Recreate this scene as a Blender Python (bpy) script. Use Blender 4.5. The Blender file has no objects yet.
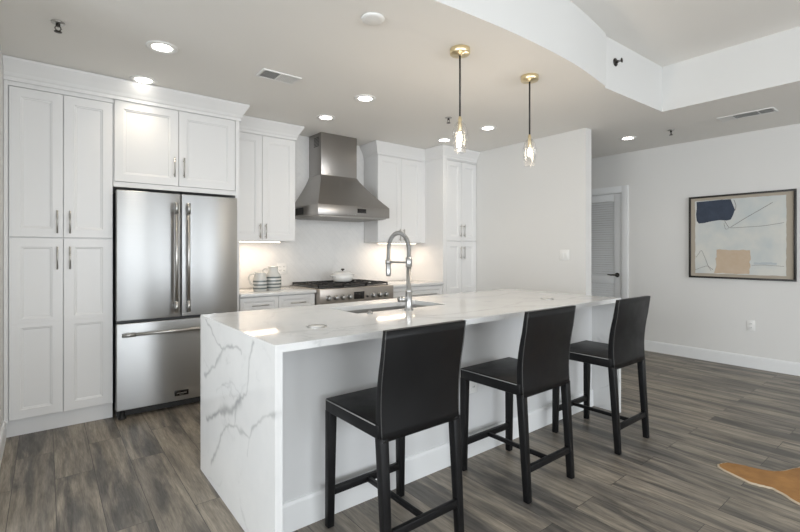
import bpy, bmesh, math, random
from mathutils import Vector, Matrix, noise

# ---------------------------------------------------------------- camera, world, lights, exposure
SC = bpy.context.scene
COL = SC.collection
random.seed(7)

cam_data = bpy.data.cameras.new('camera')
cam_data.sensor_width = 36.0
cam_data.lens = 447.0 / 800.0 * 36.0
cam_data.shift_y = -15.2 / 800.0
cam_data.clip_start = 0.02
cam = bpy.data.objects.new('camera', cam_data)
cam.location = (0, 0, 1.30)
cam.rotation_euler = (math.pi / 2, 0, -0.6693)
COL.objects.link(cam)
SC.camera = cam

SC.view_settings.view_transform = 'Standard'
SC.view_settings.look = 'None'
SC.view_settings.exposure = 0.06
SC.view_settings.gamma = 1.0
SC.view_settings.use_curve_mapping = False

W = bpy.data.worlds.new('daylight')
SC.world = W
W.use_nodes = True
bg = W.node_tree.nodes['Background']
bg.inputs['Color'].default_value = (0.92, 0.96, 1.0, 1)
bg.inputs['Strength'].default_value = 1.5


def area(name, loc, rot, sx, sy, power, color):
    l = bpy.data.lights.new(name, 'AREA')
    l.shape = 'RECTANGLE'
    l.size, l.size_y = sx, sy
    l.energy = power
    l.color = color
    o = bpy.data.objects.new(name, l)
    o.location = loc
    o.rotation_euler = rot
    COL.objects.link(o)
    return o


DAY = (0.90, 0.95, 1.0)
# daylight entering through the windows behind and to the left of the camera
area('window_daylight', (1.2, -4.45, 1.55), (math.radians(95), 0, 0), 7.6, 2.2, 430, DAY)
area('side_window_daylight', (-3.65, -0.6, 1.55), (math.radians(95), 0, math.radians(-90)), 5.0, 2.2, 290, DAY)

# ---------------------------------------------------------------- layout constants
ZC, ZT = 2.625, 3.05             # kitchen ceiling, raised ceiling
XL, XR, YB, YF, XW = -0.232, 6.14, 4.74, -4.2, -3.4
PX0, PX1, PY = 4.55, 4.665, 2.53  # partition wall right of the kitchen
IX0, IX1, IY0, IY1 = 0.72, 3.63, 1.719, 2.825


# ---------------------------------------------------------------- mesh helpers
class MB:
    def __init__(self):
        self.bm = bmesh.new()
        self.mi = 0
        self.smooth = False

    def _add(self, verts, faces, smooth=None, mi=None):
        vs = [self.bm.verts.new(v) for v in verts]
        for f in faces:
            try:
                fc = self.bm.faces.new([vs[i] for i in f])
                fc.smooth = self.smooth if smooth is None else smooth
                fc.material_index = self.mi if mi is None else mi
            except ValueError:
                pass
        return self

    def box(self, x0, x1, y0, y1, z0, z1, bev=0.0, seg=2, mi=None, M=None):
        t = bmesh.new()
        bmesh.ops.create_cube(t, size=1)
        for v in t.verts:
            v.co = Vector(((x0 + x1) / 2 + v.co.x * (x1 - x0), (y0 + y1) / 2 + v.co.y * (y1 - y0),
                           (z0 + z1) / 2 + v.co.z * (z1 - z0)))
        if bev > 0:
            bmesh.ops.bevel(t, geom=t.edges[:], offset=bev, segments=seg, affect='EDGES', profile=0.5)
        self.merge(t, mi, M, smooth=bev > 0)
        return self

    def merge(self, t, mi=None, M=None, smooth=False):
        t.verts.index_update()
        vs = [self.bm.verts.new((M @ v.co) if M else v.co) for v in t.verts]
        for f in t.faces:
            try:
                fc = self.bm.faces.new([vs[v.index] for v in f.verts])
                fc.smooth = smooth or f.smooth
                fc.material_index = self.mi if mi is None else mi
            except ValueError:
                pass
        t.free()

    def hexa(self, p, bev=0.0, seg=2, mi=None):
        """p: 8 points, bottom ring 0-3 (ccw), top ring 4-7"""
        t = bmesh.new()
        vs = [t.verts.new(q) for q in p]
        for f in ((3, 2, 1, 0), (4, 5, 6, 7), (0, 1, 5, 4), (1, 2, 6, 5), (2, 3, 7, 6), (3, 0, 4, 7)):
            t.faces.new([vs[i] for i in f])
        bmesh.ops.recalc_face_normals(t, faces=t.faces[:])
        if bev > 0:
            bmesh.ops.bevel(t, geom=t.edges[:], offset=bev, segments=seg, affect='EDGES', profile=0.5)
        self.merge(t, mi, None, smooth=bev > 0)
        return self

    def lathe(self, prof, c=(0, 0, 0), n=32, axis='Z', mi=None, smooth=True, cap=True):
        """prof: list of (r, h)"""
        c = Vector(c)
        verts, faces = [], []
        m = len(prof)
        for i in range(n):
            a = 2 * math.pi * i / n
            for r, h in prof:
                q = (r * math.cos(a), r * math.sin(a), h)
                if axis == 'X':
                    q = (h, q[0], q[1])
                elif axis == 'Y':
                    q = (q[1], h, q[0])
                verts.append(c + Vector(q))
        for i in range(n):
            j = (i + 1) % n
            for k in range(m - 1):
                faces.append((i * m + k, j * m + k, j * m + k + 1, i * m + k + 1))
        if cap:
            if prof[0][0] > 1e-5:
                faces.append(tuple(i * m for i in reversed(range(n))))
            if prof[-1][0] > 1e-5:
                faces.append(tuple(i * m + m - 1 for i in range(n)))
        self._add(verts, faces, smooth, mi)
        return self

    def cyl(self, a, b, r, r2=None, n=16, mi=None):
        return self.tube([a, b], [r, r if r2 is None else r2], n, mi)

    def tube(self, pts, r, n=10, mi=None, cap=True, smooth=True):
        pts = [Vector(p) for p in pts]
        if not isinstance(r, (list, tuple)):
            r = [r] * len(pts)
        verts, faces = [], []
        t0 = (pts[1] - pts[0]).normalized()
        up = Vector((0, 0, 1)) if abs(t0.z) < .9 else Vector((1, 0, 0))
        u = t0.cross(up).normalized()
        for i, p in enumerate(pts):
            a = pts[max(i - 1, 0)]
            b = pts[min(i + 1, len(pts) - 1)]
            t = (b - a).normalized()
            u = (u - t * u.dot(t)).normalized()
            w = t.cross(u)
            for k in range(n):
                an = 2 * math.pi * k / n
                verts.append(p + (u * math.cos(an) + w * math.sin(an)) * r[i])
        for i in range(len(pts) - 1):
            for k in range(n):
                l = (k + 1) % n
                faces.append((i * n + k, i * n + l, (i + 1) * n + l, (i + 1) * n + k))
        if cap:
            faces.append(tuple(reversed(range(n))))
            faces.append(tuple((len(pts) - 1) * n + k for k in range(n)))
        self._add(verts, faces, smooth, mi)
        return self

    def prism(self, poly, z0, z1, mi=None):
        n = len(poly)
        verts = [(x, y, z0) for x, y in poly] + [(x, y, z1) for x, y in poly]
        faces = [tuple(reversed(range(n))), tuple(range(n, 2 * n))]
        faces += [(i, (i + 1) % n, n + (i + 1) % n, n + i) for i in range(n)]
        self._add(verts, faces, False, mi)
        return self

    def sweep(self, path, prof, mi=None, use=None):
        """path: xy points; prof: (outward offset to the right of travel, z); mitred corners"""
        P = [Vector((p[0], p[1])) for p in path]
        rn = []
        for i in range(len(P) - 1):
            d = (P[i + 1] - P[i]).normalized()
            rn.append(Vector((d.y, -d.x)))
        verts, faces = [], []
        m = len(prof)
        lo, hi = use or (0, len(P) - 1)
        for i, p in enumerate(P):
            if not lo <= i <= hi:
                continue
            if i == 0:
                mt = rn[0]
            elif i == len(P) - 1:
                mt = rn[-1]
            else:
                s = rn[i - 1] + rn[i]
                mt = s / (1 + rn[i - 1].dot(rn[i]))
            for o, z in prof:
                q = p + mt * o
                verts.append((q.x, q.y, z))
        for i in range(hi - lo):
            for k in range(m):
                l = (k + 1) % m
                faces.append((i * m + k, i * m + l, (i + 1) * m + l, (i + 1) * m + k))
        faces.append(tuple(range(m)))
        faces.append(tuple((hi - lo) * m + k for k in reversed(range(m))))
        self._add(verts, faces, False, mi)
        return self

    def panel(self, x0, x1, z0, z1, y, th, fl, fr, fb, ft, mi=None):
        """shaker panel facing -Y: front at y, recessed field with a bead"""
        def ring(e, d):
            return [(x0 + (fl + e[0] if e else d[1]), d[0], z0 + (fb + e[0] if e else d[1])),
                    (x1 - (fr + e[0] if e else d[1]), d[0], z0 + (fb + e[0] if e else d[1])),
                    (x1 - (fr + e[0] if e else d[1]), d[0], z1 - (ft + e[0] if e else d[1])),
                    (x0 + (fl + e[0] if e else d[1]), d[0], z1 - (ft + e[0] if e else d[1]))]
        loops = [ring(None, (y + th, 0)), ring(None, (y + .0015, 0)), ring(None, (y, .0015)),
                 ring((0,), (y,)), ring((.003,), (y + .005,)), ring((.010,), (y + .006,)), ring((.014,), (y + .011,))]
        verts = [v for l in loops for v in l]
        faces = []
        for i in range(len(loops) - 1):
            for k in range(4):
                l = (k + 1) % 4
                faces.append((i * 4 + k, i * 4 + l, (i + 1) * 4 + l, (i + 1) * 4 + k))
        e = (len(loops) - 1) * 4
        faces.append((e, e + 1, e + 2, e + 3))
        faces.append((3, 2, 1, 0))
        self._add(verts, faces, False, mi)
        return self

    def build(self, name, mats, parent=None, loc=None, recalc=True):
        if recalc:
            bmesh.ops.recalc_face_normals(self.bm, faces=self.bm.faces[:])
        me = bpy.data.meshes.new(name)
        if loc is not None:
            L = Vector(loc)
            for v in self.bm.verts:
                v.co -= L
        self.bm.to_mesh(me)
        self.bm.free()
        for m in (mats if isinstance(mats, (list, tuple)) else [mats]):
            me.materials.append(m)
        o = bpy.data.objects.new(name, me)
        if loc is not None:
            o.location = loc
        COL.objects.link(o)
        if parent is not None:
            o.parent = parent
        return o


def thing(name, label, cat, loc=(0, 0, 0), group=None, rz=0):
    o = bpy.data.objects.new(name, None)
    o.empty_display_size = .1
    o.location = loc
    o.rotation_euler = (0, 0, rz)
    COL.objects.link(o)
    return tag(o, label, cat, group)


def tag(o, label, cat, group=None):
    o['label'] = label
    o['category'] = cat
    if group:
        o['group'] = group
    return o


def struct(o):
    o['kind'] = 'structure'
    return o


def kids(o):
    return [c for c in bpy.data.objects if c.parent == o]


def copy_tree(o, parent=None):
    c = o.copy()
    COL.objects.link(c)
    if parent is not None:
        c.parent = parent
    for ch in kids(o):
        copy_tree(ch, c)
    return c


# ---------------------------------------------------------------- materials
def mat(name, color=(.8, .8, .8), rough=.5, metal=0.0, **kw):
    m = bpy.data.materials.new(name)
    m.use_nodes = True
    p = m.node_tree.nodes['Principled BSDF']
    p.inputs['Base Color'].default_value = (*color, 1)
    p.inputs['Roughness'].default_value = rough
    p.inputs['Metallic'].default_value = metal
    for k, v in kw.items():
        p.inputs[k].default_value = v
    return m


class N:
    def __init__(self, m):
        self.m = m
        self.t = m.node_tree
        self.p = self.t.nodes['Principled BSDF']

    def n(self, typ, **kw):
        nd = self.t.nodes.new(typ)
        for k, v in kw.items():
            if k in nd.inputs:
                nd.inputs[k].default_value = v
            else:
                setattr(nd, k, v)
        return nd

    def l(self, a, b):
        self.t.links.new(a, b)

    def mapping(self, scale=(1, 1, 1), rot=(0, 0, 0), coord='Object'):
        tc = self.n('ShaderNodeTexCoord')
        mp = self.n('ShaderNodeMapping')
        mp.inputs['Scale'].default_value = scale
        mp.inputs['Rotation'].default_value = rot
        self.l(tc.outputs[coord], mp.inputs['Vector'])
        return mp.outputs['Vector']

    def noise(self, vec, scale, detail=4, rough=.5, dist=0):
        nd = self.n('ShaderNodeTexNoise')
        nd.inputs['Scale'].default_value = scale
        nd.inputs['Detail'].default_value = detail
        nd.inputs['Roughness'].default_value = rough
        nd.inputs['Distortion'].default_value = dist
        self.l(vec, nd.inputs['Vector'])
        return nd.outputs['Fac']

    def ramp(self, fac, stops):
        r = self.n('ShaderNodeValToRGB')
        el = r.color_ramp.elements
        while len(el) < len(stops):
            el.new(.5)
        for e, (p, c) in zip(el, stops):
            e.position = p
            e.color = (*c, 1) if len(c) == 3 else c
        self.l(fac, r.inputs['Fac'])
        return r.outputs['Color']

    def mix(self, fac, a, b, blend='MIX'):
        x = self.n('ShaderNodeMix', data_type='RGBA', blend_type=blend)
        if isinstance(fac, float):
            x.inputs[0].default_value = fac
        else:
            self.l(fac, x.inputs[0])
        for i, q in ((6, a), (7, b)):
            if isinstance(q, tuple):
                x.inputs[i].default_value = (*q, 1)
            else:
                self.l(q, x.inputs[i])
        return x.outputs[2]

    def math(self, op, a, b=0.0):
        x = self.n('ShaderNodeMath', operation=op)
        for i, q in ((0, a), (1, b)):
            if isinstance(q, (int, float)):
                x.inputs[i].default_value = q
            else:
                self.l(q, x.inputs[i])
        return x.outputs[0]

    def color(self, c):
        self.l(c, self.p.inputs['Base Color'])

    def bump(self, h, strength=.1, dist=.01):
        b = self.n('ShaderNodeBump')
        b.inputs['Strength'].default_value = strength
        b.inputs['Distance'].default_value = dist
        self.l(h, b.inputs['Height'])
        self.l(b.outputs['Normal'], self.p.inputs['Normal'])


def paint(name, col, rough, amt=.03, sc=180):
    m = mat(name, col, rough)
    k = N(m)
    v = k.mapping()
    f = k.noise(v, 1.3, 3)
    d = tuple(c * (1 - amt) for c in col)
    k.color(k.mix(f, col, d))
    k.bump(k.noise(v, sc, 2), .04, .002)
    return m


M_wall = paint('wall_paint', (.74, .735, .715), .6)
M_fascia = paint('fascia_paint', (.70, .70, .685), .7)
M_ceil = paint('ceiling_paint', (.86, .845, .81), .8)
M_trim = paint('trim_paint', (.80, .81, .81), .4)
M_cab = paint('cabinet_lacquer', (.77, .77, .765), .38, .01)
M_gap = mat('dark_gap', (.02, .02, .02), .8)
M_white = mat('white_plastic', (.82, .82, .80), .4)
M_dark = mat('dark_slot', (.03, .03, .03), .6)
M_nickel = mat('satin_nickel', (.52, .51, .49), .3, 1.0)
M_chrome = mat('brushed_chrome', (.46, .46, .455), .32, 1.0)
M_brass = mat('satin_brass', (.80, .68, .44), .32, 1.0)
M_bronze = mat('dark_bronze', (.05, .045, .04), .35, .8)
M_black = mat('black_metal', (.02, .02, .02), .4, .3)
M_glassdark = mat('display_glass', (.012, .010, .010), .08)
M_iron = mat('cast_iron', (.025, .023, .022), .6)
M_ceramic = mat('glazed_ceramic', (.60, .60, .575), .2)
M_stripe = mat('glazed_stripe', (.13, .15, .15), .2)
M_enamel = mat('white_enamel', (.84, .84, .82), .12)


def brushed(name, col, rough, vec_scale):
    m = mat(name, col, rough, 1.0)
    k = N(m)
    v = k.mapping(vec_scale)
    f = k.noise(v, 60, 3, .6)
    k.color(k.mix(f, col, tuple(c * .95 for c in col)))
    r = k.n('ShaderNodeMapRange')
    r.inputs['To Min'].default_value = rough * .96
    r.inputs['To Max'].default_value = rough * 1.04
    k.l(f, r.inputs['Value'])
    k.l(r.outputs[0], k.p.inputs['Roughness'])
    return m


M_steel = brushed('brushed_steel', (.47, .475, .475), .36, (.05, .05, 3))
_k = N(M_steel)
_k.p.inputs['Anisotropic'].default_value = .85
_k.p.inputs['Anisotropic Rotation'].default_value = .25
_tg = _k.n('ShaderNodeTangent', direction_type='RADIAL', axis='Z')
_k.l(_tg.outputs[0], _k.p.inputs['Tangent'])
M_range = brushed('range_steel', (.43, .395, .36), .34, (.05, .05, 3))
M_hood = brushed('hood_steel', (.36, .345, .33), .30, (.05, .05, 3))
M_sink = brushed('sink_steel', (.48, .47, .455), .42, (3, .05, .05))


def make_floor():
    m = mat('plank_floor', rough=.42)
    k = N(m)
    tc = k.n('ShaderNodeTexCoord')
    sp = k.n('ShaderNodeSeparateXYZ')
    k.l(tc.outputs['Object'], sp.inputs[0])
    cb = k.n('ShaderNodeCombineXYZ')
    k.l(sp.outputs['Y'], cb.inputs['X'])
    k.l(k.math('ADD', sp.outputs['X'], -.038), cb.inputs['Y'])
    br = k.n('ShaderNodeTexBrick')
    br.offset = .37
    br.offset_frequency = 2
    br.inputs['Scale'].default_value = 1
    br.inputs['Brick Width'].default_value = 1.22
    br.inputs['Row Height'].default_value = .186
    br.inputs['Mortar Size'].default_value = .0014
    br.inputs['Mortar Smooth'].default_value = .1
    br.inputs['Color1'].default_value = (0, 0, 0, 1)
    br.inputs['Color2'].default_value = (1, 1, 1, 1)
    br.inputs['Mortar'].default_value = (.5, .5, .5, 1)
    k.l(cb.outputs[0], br.inputs['Vector'])
    bw = k.n('ShaderNodeRGBToBW')
    k.l(br.outputs['Color'], bw.inputs[0])
    pid = bw.outputs[0]
    off = k.n('ShaderNodeCombineXYZ')
    k.l(k.math('MULTIPLY', pid, 37.0), off.inputs['X'])
    k.l(k.math('MULTIPLY', pid, 19.0), off.inputs['Y'])
    add = k.n('ShaderNodeVectorMath', operation='ADD')
    k.l(cb.outputs[0], add.inputs[0])
    k.l(off.outputs[0], add.inputs[1])

    def st(sx, sy):
        q = k.n('ShaderNodeVectorMath', operation='MULTIPLY')
        q.inputs[1].default_value = (sx, sy, 1)
        k.l(add.outputs[0], q.inputs[0])
        return q.outputs[0]
    grain = k.noise(st(3.0, 34), 1.0, 6, .65, .6)
    blot = k.noise(st(1.0, 8.0), 1.0, 5, .6, .8)
    blot2 = k.noise(st(.8, 3.2), 1.7, 3, .5, .5)
    fine = k.noise(st(14, 220), 1.0, 3, .5)
    base = k.ramp(pid, [(0.0, (.102, .094, .083)), (.35, (.140, .127, .109)), (.7, (.182, .162, .137)), (1.0, (.222, .195, .160))])
    c0 = k.mix(k.ramp(blot2, [(.40, (0, 0, 0)), (.62, (1, 1, 1))]), base, (.092, .084, .075))
    c1 = k.mix(k.ramp(blot, [(.42, (0, 0, 0)), (.62, (1, 1, 1))]), c0, (.312, .270, .214))
    g = k.ramp(grain, [(.34, (.55, .55, .55)), (.60, (1.15, 1.15, 1.15))])
    c2 = k.mix(.70, c1, g, 'MULTIPLY')
    c3 = k.mix(.5, c2, k.ramp(fine, [(.32, (.55, .55, .55)), (.66, (1.25, 1.25, 1.25))]), 'MULTIPLY')
    c4 = k.mix(br.outputs['Fac'], c3, (.035, .031, .028))
    k.color(c4)
    k.l(k.ramp(grain, [(.3, (.50, .50, .50)), (.7, (.36, .36, .36))]), k.p.inputs['Roughness'])
    h = k.math('SUBTRACT', k.math('MULTIPLY', grain, .25), br.outputs['Fac'])
    k.bump(h, .25, .002)
    return m


M_floor = make_floor()


def make_quartz():
    m = mat('veined_quartz', (.83, .83, .82), .06)
    k = N(m)
    v = k.mapping((1, 1, 1))
    at = k.n('ShaderNodeAttribute', attribute_name='vein')
    w = k.noise(v, 2.0, 6, .55, .8)
    d = k.math('ABSOLUTE', k.math('SUBTRACT', w, .5))
    thin = k.ramp(d, [(0.0, (.30, .30, .30)), (.020, (0, 0, 0))])
    cloud = k.noise(v, 3.5, 4, .6)
    thin = k.math('MULTIPLY', thin, k.ramp(cloud, [(.45, (0, 0, 0)), (.65, (1, 1, 1))]))
    tot = k.math('ADD', thin, at.outputs['Fac'])
    tot = k.math('MINIMUM', tot, 1.0)
    basec = k.mix(k.ramp(cloud, [(.35, (0, 0, 0)), (.75, (1, 1, 1))]), (.75, .75, .74), (.69, .695, .69))
    k.color(k.mix(tot, basec, (.30, .305, .31)))
    return m


M_quartz = make_quartz()


def make_tile():
    m = mat('herringbone_tile', (.80, .80, .79), .14)
    k = N(m)
    tc = k.n('ShaderNodeTexCoord')
    sp = k.n('ShaderNodeSeparateXYZ')
    k.l(tc.outputs['Object'], sp.inputs[0])
    cb = k.n('ShaderNodeCombineXYZ')
    k.l(sp.outputs['X'], cb.inputs['X'])
    k.l(sp.outputs['Z'], cb.inputs['Y'])
    mp = k.n('ShaderNodeMapping')
    mp.inputs['Rotation'].default_value = (0, 0, math.radians(45))
    k.l(cb.outputs[0], mp.inputs['Vector'])
    br = k.n('ShaderNodeTexBrick')
    br.inputs['Scale'].default_value = 1
    br.inputs['Brick Width'].default_value = .15
    br.inputs['Row Height'].default_value = .05
    br.inputs['Mortar Size'].default_value = .0012
    br.inputs['Color1'].default_value = (.78, .78, .77, 1)
    br.inputs['Color2'].default_value = (.76, .762, .755, 1)
    br.inputs['Mortar'].default_value = (.71, .71, .70, 1)
    k.l(mp.outputs[0], br.inputs['Vector'])
    f = k.noise(mp.outputs[0], 5, 5, .6, 1)
    k.color(k.mix(k.math('MULTIPLY', k.ramp(f, [(.5, (0, 0, 0)), (.75, (1, 1, 1))]), .35), br.outputs['Color'], (.62, .625, .625)))
    return m


M_tile = make_tile()


def make_leather():
    m = mat('black_leather', (.007, .007, .0075), .42, **{'Specular IOR Level': .22})
    k = N(m)
    v = k.mapping()
    vo = k.n('ShaderNodeTexVoronoi')
    vo.inputs['Scale'].default_value = 320
    k.l(v, vo.inputs['Vector'])
    k.bump(vo.outputs['Distance'], .10, .001)
    f = k.noise(v, 9, 3)
    k.l(k.ramp(f, [(.3, (.36, .36, .36)), (.7, (.48, .48, .48))]), k.p.inputs['Roughness'])
    return m


M_leather = make_leather()
M_piping_glint = mat('piping_highlight', (.20, .20, .195), .4)  # highlight on the seat edge put into a paler piping colour
M_seam = mat('leather_seam', (.06, .06, .058), .35)


def make_hide():
    m = mat('tan_hide', (.36, .17, .035), .8)
    k = N(m)
    v = k.mapping()
    f = k.noise(v, 9, 5, .6)
    k.color(k.ramp(f, [(.3, (.26, .115, .022)), (.7, (.42, .20, .045))]))
    k.bump(k.noise(v, 260, 3), .5, .004)
    k.p.inputs['Sheen Weight'].default_value = .05
    return m


M_hide = make_hide()
M_hidedge = mat('hide_edge', (.55, .46, .34), .8)


def emit(name, col, s):
    m = mat(name, col, .5)
    p = m.node_tree.nodes['Principled BSDF']
    p.inputs['Emission Color'].default_value = (*col, 1)
    p.inputs['Emission Strength'].default_value = s
    return m


M_can = emit('downlight_lens', (1.0, .95, .86), 14)
M_led = emit('led_strip', (1.0, .84, .64), 5)
M_bulb = emit('bulb_glow', (1.0, .88, .70), 9)


def make_glass(milk=0.0):
    m = bpy.data.materials.new('clear_crystal')
    m.use_nodes = True
    t = m.node_tree
    t.nodes.remove(t.nodes['Principled BSDF'])
    out = t.nodes['Material Output']
    tr = t.nodes.new('ShaderNodeBsdfTransparent')
    tr.inputs[0].default_value = (.97, .97, .97, 1)
    gl = t.nodes.new('ShaderNodeBsdfGlossy')
    gl.inputs['Roughness'].default_value = .03
    lw = t.nodes.new('ShaderNodeLayerWeight')
    lw.inputs['Blend'].default_value = .25
    fr = t.nodes.new('ShaderNodeMath')
    fr.operation = 'MULTIPLY_ADD'
    fr.inputs[1].default_value = .55
    fr.inputs[2].default_value = .08
    t.links.new(lw.outputs['Facing'], fr.inputs[0])
    mx = t.nodes.new('ShaderNodeMixShader')
    t.links.new(fr.outputs[0], mx.inputs[0])
    t.links.new(tr.outputs[0], mx.inputs[1])
    if milk:
        df = t.nodes.new('ShaderNodeBsdfTranslucent')
        m0 = t.nodes.new('ShaderNodeMixShader')
        m0.inputs[0].default_value = milk
        t.links.new(tr.outputs[0], m0.inputs[1])
        t.links.new(df.outputs[0], m0.inputs[2])
        t.links.new(m0.outputs[0], mx.inputs[1])
    t.links.new(gl.outputs[0], mx.inputs[2])
    t.links.new(mx.outputs[0], out.inputs['Surface'])
    return m


M_glass = make_glass(.012)
M_pane = make_glass()
M_pane.name = 'window_pane_glass'

# ---------------------------------------------------------------- room shell
b = MB()
b.box(XW - .12, XR + .12, YF - .12, YB + .12, -.10, 0.0)
struct(b.build('floor', M_floor))

# ceiling: flat kitchen part, curved drop to the raised part, straight drop and side strip
curve = [(-3.4, 2.9), (-1.6, 2.36), (-.4, 2.10), (.5, 1.92), (1.1, 1.80), (1.6, 1.742), (2.1, 1.708), (2.5, 1.702), (2.9, 1.716), (3.2, 1.748), (3.54, 1.797)]
def smooth_path(pts, per=5):
    out = []
    P = [Vector(p) for p in pts]
    for i in range(len(P) - 1):
        p0, p1, p2, p3 = P[max(i - 1, 0)], P[i], P[i + 1], P[min(i + 2, len(P) - 1)]
        for j in range(per):
            t = j / per
            out.append(.5 * ((2 * p1) + (p2 - p0) * t + (2 * p0 - 5 * p1 + 4 * p2 - p3) * t * t + (3 * p1 - p0 - 3 * p2 + p3) * t ** 3))
    out.append(P[-1])
    return out
edge = [(p.x, p.y) for p in smooth_path(curve)] + [(3.545, 1.815), (4.603, 1.79), (4.603, YF)]
b = MB()
vl = [b.bm.verts.new((x, y, ZC)) for x, y in edge]
vu = [b.bm.verts.new((x, y, ZT)) for x, y in edge]
for i in range(len(edge) - 1):
    b.bm.faces.new((vl[i], vl[i + 1], vu[i + 1], vu[i])).material_index = 1
far = [b.bm.verts.new((x, YB, ZC)) for x, y in edge[:-1]]
for i in range(len(edge) - 2):
    b.bm.faces.new((vl[i], vl[i + 1], far[i + 1], far[i]))
c1 = b.bm.verts.new((XR, YB, ZC))
c2 = b.bm.verts.new((XR, YF, ZC))
b.bm.faces.new((vl[-1], vl[-2], far[-1], c1, c2))
d1 = b.bm.verts.new((XW, YF, ZT))
nr = [b.bm.verts.new((x, YF, ZT)) for x, y in edge[:-1]]
for i in range(len(edge) - 2):
    b.bm.faces.new((vu[i], vu[i + 1], nr[i + 1], nr[i]))
b.bm.verts.remove(d1)
struct(b.build('ceiling', [M_ceil, M_fascia]))

b = MB()
b.box(XL - .12, XR + .12, YB, YB + .12, 0, ZT)
struct(b.build('wall_back', M_wall))
b = MB()
b.box(XL - .12, XL, 2.75, YB - .001, 0, ZT)
b.box(XW, XL - .121, 2.75, 2.87, 0, ZT)
struct(b.build('wall_left', M_wall))
DY0, DY1, DZ = 2.905, 3.70, 2.085            # doorway in the right wall
b = MB()
b.box(XR, XR + .12, YF, DY0 - .012, 0, ZT)
b.box(XR, XR + .12, DY1 + .012, YB - .001, 0, ZT)
b.box(XR, XR + .12, DY0 - .012, DY1 + .012, DZ + .012, ZT)
struct(b.build('wall_right', M_wall))
b = MB()
b.box(PX0, PX1, PY, YB - .001, 0, ZC - .001)
struct(b.build('wall_partition', M_wall))


def window_wall(name, along, c, a0, a1, wins, z0, z1, back):
    """wall with window openings; along 'X' or 'Y'"""
    b = MB()

    def bx(p0, p1, q0, q1):
        if p1 - p0 < 1e-4:
            return
        if along == 'X':
            b.box(p0, p1, c - .12, c, q0, q1)
        else:
            b.box(c - .12, c, p0, p1, q0, q1)
    p = a0
    for w0, w1 in wins:
        bx(p, w0, 0, ZT)
        bx(w0, w1, 0, z0)
        bx(w0, w1, z1, ZT)
        p = w1
    bx(p, a1, 0, ZT)
    struct(b.build(name, M_wall))
    for w0, w1 in wins:
        global NW
        NW += 1
        f = MB()
        g = MB()

        def bar(m, p0, p1, q0, q1, t0=-.08, t1=-.03):
            if along == 'X':
                m.box(p0, p1, c + t0, c + t1, q0, q1)
            else:
                m.box(c + t0, c + t1, p0, p1, q0, q1)
        wd = .06
        bar(f, w0, w0 + wd, z0, z1)
        bar(f, w1 - wd, w1, z0, z1)
        bar(f, w0 + wd, w1 - wd, z0, z0 + wd)
        bar(f, w0 + wd, w1 - wd, z1 - wd, z1)
        mid = (w0 + w1) / 2
        bar(f, mid - .03, mid + .03, z0 + wd, z1 - wd)
        fr = struct(f.build('window_%d' % NW, M_black))
        bar(g, w0 + wd, mid - .03, z0 + wd, z1 - wd, -.06, -.05)
        bar(g, mid + .03, w1 - wd, z0 + wd, z1 - wd, -.06, -.05)
        g.build('pane', M_pane, fr)


NW = 0
window_wall('wall_front', 'X', YF, XW - .12, XR + .12, [(-2.9, -1.2), (-.8, 1.78), (2.06, 4.4)], .35, 2.55, True)
window_wall('wall_side', 'Y', XW, YF + .001, 2.87, [(-3.4, -1.0), (-.4, 2.0)], .35, 2.55, True)

BBP = [(0, .0), (.015, .0), (.015, .115), (.010, .130), (0, .135)]
b = MB()
b.sweep([(XR, DY0 - .098), (XR, YF)], BBP)
struct(b.build('baseboard_right', M_trim))
b = MB()
b.sweep([(XL, 2.75), (XL, 4.10)], BBP)
struct(b.build('baseboard_left', M_trim))
# walking down the kitchen side, round the end and back: outward is on the right of travel
b = MB()
b.sweep([(PX0, 4.05), (PX0, PY), (PX1, PY), (PX1, YB - .01)], BBP)
struct(b.build('baseboard_partition', M_trim))

# door casing and louvred door in the right wall (faces -X)
b = MB()
cw = .088
b.box(XR - .018, XR, DY0 - .010 - cw, DY0 - .010, 0, DZ + .010 + cw, .003)
b.box(XR - .018, XR, DY1 + .010, DY1 + .010 + cw, 0, DZ + .010 + cw, .003)
b.box(XR - .018, XR, DY0 - .010, DY1 + .010, DZ + .010, DZ + .010 + cw, .003)
b.box(XR, XR + .11, DY0 - .011, DY0 - .003, 0, DZ + .011)
b.box(XR, XR + .11, DY1 + .003, DY1 + .011, 0, DZ + .011)
b.box(XR, XR + .11, DY0 - .003, DY1 + .003, DZ + .003, DZ + .011)
struct(b.build('trim_1', M_trim))
b = MB()  # unseen box added behind the door, stops sky light leaking through the louvers
b.box(XR + .70, XR + .80, DY0 - .3, DY1 + .3, 0, 2.4)
b.box(XR + .121, XR + .70, DY0 - .3, DY0 - .2, 0, 2.4)
b.box(XR + .121, XR + .70, DY1 + .2, DY1 + .3, 0, 2.4)
b.box(XR + .121, XR + .70, DY0 - .2, DY1 + .2, 2.3, 2.4)
struct(b.build('door_light_block', M_wall))
b = MB()
dx0, dx1 = XR + .012, XR + .047
ds = .105
b.box(dx0, dx1, DY0, DY0 + ds, .008, DZ, .002)
b.box(dx0, dx1, DY1 - ds, DY1, .008, DZ, .002)
for z0, z1 in ((.008, .24), (.845, .95), (1.985, DZ)):
    b.box(dx0, dx1, DY0 + ds, DY1 - ds, z0, z1, .002)
door = struct(b.build('door_1', M_trim))
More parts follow.
